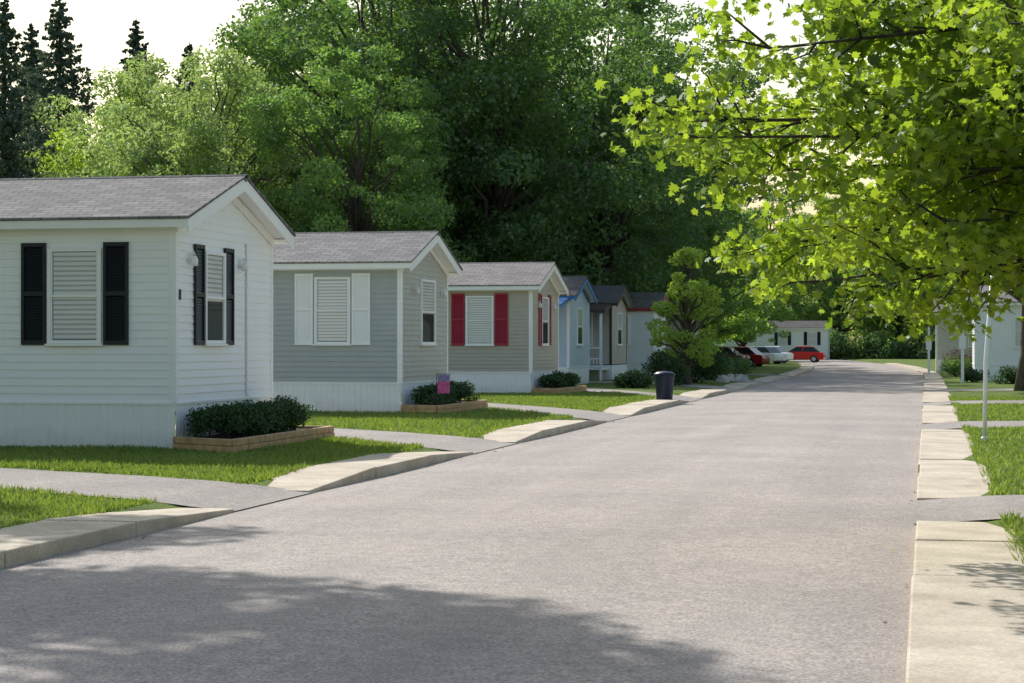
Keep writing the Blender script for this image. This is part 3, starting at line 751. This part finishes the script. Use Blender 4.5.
def shrub(name, x, y, r, h, n, mat, size=.09):
    rng = np.random.default_rng(int(abs(x*31+y*7)))
    k = 16
    a = rng.random(k)*6.28; rr = r*np.sqrt(rng.random(k))*.7
    C = np.stack([rr*np.cos(a), rr*np.sin(a), h*(.25+.5*rng.random(k))*(1-.4*(rr/r)**2)],1)
    pos, nrm, rnd = clump_leaves(rng, C, rng.uniform(.32,.5,k)*r, n, flat=h/(2*r)+.3, inner=.2)
    pos[:,2] = np.maximum(pos[:,2], .02)
    e = empty(name, (x,y,.1)); o = bpy.data.objects.new('foliage', leaves_mesh('foliage', pos, nrm, rng.uniform(.7,1.3,n)*size, L[mat], rnd=rnd, rng=rng)); COL.objects.link(o); o.parent = e
    mb = MB()
    for c in C[:8]: limb(mb, (0,0,-.05), c, .03, .01, rng, 3, 0, 5)
    mb.obj('stems', M['barkd'], e)
for (x,y,r,h,n,mt) in [(-9.6,74,1.0,1.4,6000,'hedge'),(-10.0,69,.7,.7,4000,'hedge'),(-9.0,79,1.3,1.7,7000,'hedge'),(-9.2,86,1.2,1.1,4000,'dark'),
      (-9.6,92,1.3,1.0,4000,'hedge'),(-9.6,100,1.3,.9,4000,'dark'),(-10.4,108,1.5,1.0,4000,'hedge'),
      (1.4,99,.9,1.1,3000,'green'),(2.0,106,1.3,1.4,3000,'purple'),(1.9,84,.6,.6,2500,'hedge'),(3.2,80,.8,.8,2500,'hedge')]:
    shrub('garden_shrub', x, y, r, h, n, mt)
def belt(name, pts, h, depth, n, size, mat, seed, k=420, rr=(1.6,3.2)):
    rng = np.random.default_rng(seed)
    pts = np.array(pts, float)
    t = rng.random(k)*(len(pts)-1); i = t.astype(int); fr = (t-i)[:,None]
    P = pts[i]*(1-fr)+pts[i+1]*fr
    hh = h*(.75+.25*np.sin(t*9)+.12*rng.normal(size=k))
    C = np.concatenate([P+rng.normal(size=(k,2))*depth, (rng.random(k)**.6*hh)[:,None]],1)
    pos, nrm, rnd = clump_leaves(rng, C, rng.uniform(rr[0],rr[1],k), n, flat=.75)
    pos[:,2] = np.maximum(pos[:,2], .1)
    me = leaves_mesh(name, pos, nrm, rng.uniform(.7,1.3,n)*size, mat, rnd=rnd, rng=rng)
    COL.objects.link(bpy.data.objects.new(name, me))
belt('distant_trees', [(-110,120),(-75,128),(-45,130),(-26,140),(-24,180),(-30,235),(-12,262),(10,255),(30,215),(36,160)], 12, 3.5, 110000, .46, L['green'], 77)
belt('distant_trees', [(-36,185),(-34,250),(-10,285),(30,275),(55,230),(60,160)], 17, 4, 70000, .55, L['green'], 78)
belt('distant_shrubs', [(-30,228),(-14,224),(-2,222),(8,214),(16,200)], 3.2, 1.2, 45000, .32, L['dark'], 79, 150, (.9,1.7))

# ---------------------------------------------------------------- near maple on the right
rng = np.random.default_rng(21)
tx, ty = 3.1, 15.5
e = empty('maple_tree', (0,0,0)); mb = MB()
mb.tube([(tx,ty,-.1),(tx+.03,ty,.8),(tx-.03,ty+.05,2.2),(tx+.1,ty,4.5),(tx+.05,ty,7),(tx,ty,9)],[.26,.19,.16,.13,.08,.03],12)
def rmax(z):
    if z > 3.3: return 5.25*max(0, 1-((z-3.3)/8.5)**.75)
    return 5.25*math.sqrt(max(0, 1-((3.3-z)/1.95)**2))
C = []; rad = []
for i in range(66):
    left = i < 48
    a = math.pi+rng.uniform(-1.15,1.0) if left else rng.random()*6.283
    z1 = 1.95+2.7*((i*.618)%1) if left else rng.uniform(2.6,9)
    rr = rmax(z1)*(rng.uniform(.8,1.0) if i%3 else rng.uniform(.45,.8))
    if math.sin(a) < -.35: rr *= .78
    z0 = max(1.8, z1-rr*rng.uniform(.12,.38))
    z0 = min(z0+.4, 8.5)
    A = np.array([tx,ty,z0]); B = np.array([tx+math.cos(a)*rr, ty+math.sin(a)*rr, z1])
    mid = A+(B-A)*.5; mid[2] += rr*.10
    pts = [A, A+(mid-A)*.5+rng.normal(size=3)*.06, mid, mid+(B-mid)*.5+rng.normal(size=3)*.08, B]
    mb.tube(pts, [.05,.036,.025,.016,.006], 7)
    for s in np.linspace(.22,1.0,11):
        q = s*4; j = min(3,int(q)); p = pts[j]+(pts[j+1]-pts[j])*(q-j)
        for w in range(2):
            an = a+rng.choice([-1,1])*rng.uniform(.5,1.3); ln = rng.uniform(.4,1.25)*(1.15-.55*s)
            end = p+np.array([math.cos(an)*ln, math.sin(an)*ln, rng.uniform(-.35,.35)])
            if math.hypot(end[0]-tx, end[1]-ty) > rmax(max(1.6,end[2]))*1.04+.1: continue
            mb.tube([p, (p+end)/2+rng.normal(size=3)*.04+np.array([0,0,.04]), end], [.012,.008,.004], 5)
            for f in (.55,.85,1.05):
                C.append(p+(end-p)*f); rad.append(rng.uniform(.18,.36))
C = np.array(C); rad = np.array(rad)
n = 72000
pos, nrm, rnd = clump_leaves(rng, C, rad, n, flat=.6, inner=.1, up=.7, out=.3, rn=.8)
me = leaves_mesh('foliage', pos, nrm, rng.uniform(.05,.118,n), L['maple'], shape=MAPLE, rnd=rnd, rng=rng, droop=.45)
o = bpy.data.objects.new('foliage', me); COL.objects.link(o); o.parent = e
mb.obj('trunk', M['barkd'], e, smooth=True)

# ---------------------------------------------------------------- light, sky, camera
az, el = math.radians(-39), math.radians(37)
S = Vector((math.sin(az)*math.cos(el), math.cos(az)*math.cos(el), math.sin(el)))
ld = bpy.data.lights.new('sun', 'SUN'); ld.energy = 5.0; ld.angle = math.radians(.5); ld.color = (1,.975,.93)
lo = bpy.data.objects.new('sun', ld); COL.objects.link(lo); lo.rotation_euler = S.to_track_quat('Z','Y').to_euler(); lo.location = (-30,40,40)
w = bpy.data.worlds.new('World'); scene.world = w; w.use_nodes = True
t = w.node_tree; t.nodes.clear()
sk = t.nodes.new('ShaderNodeTexSky'); sk.sky_type = 'NISHITA'; sk.sun_disc = False; sk.sun_elevation = el; sk.sun_rotation = az
sk.dust_density = 2.5; sk.ozone_density = 2.0; sk.air_density = 1.6
bg = t.nodes.new('ShaderNodeBackground'); bg.inputs[1].default_value = .15
ow = t.nodes.new('ShaderNodeOutputWorld'); t.links.new(sk.outputs[0], bg.inputs[0]); t.links.new(bg.outputs[0], ow.inputs[0])
scene.view_settings.view_transform = 'Standard'; scene.view_settings.look = 'None'; scene.view_settings.exposure = 0

cd = bpy.data.cameras.new('camera'); cd.lens = 70.3; cd.sensor_width = 36; cd.clip_end = 3000; cd.clip_start = .1
co = bpy.data.objects.new('camera', cd); COL.objects.link(co); co.location = (0,0,1.6)
co.rotation_euler = (math.radians(90.1), 0, math.radians(11.72)); scene.camera = co
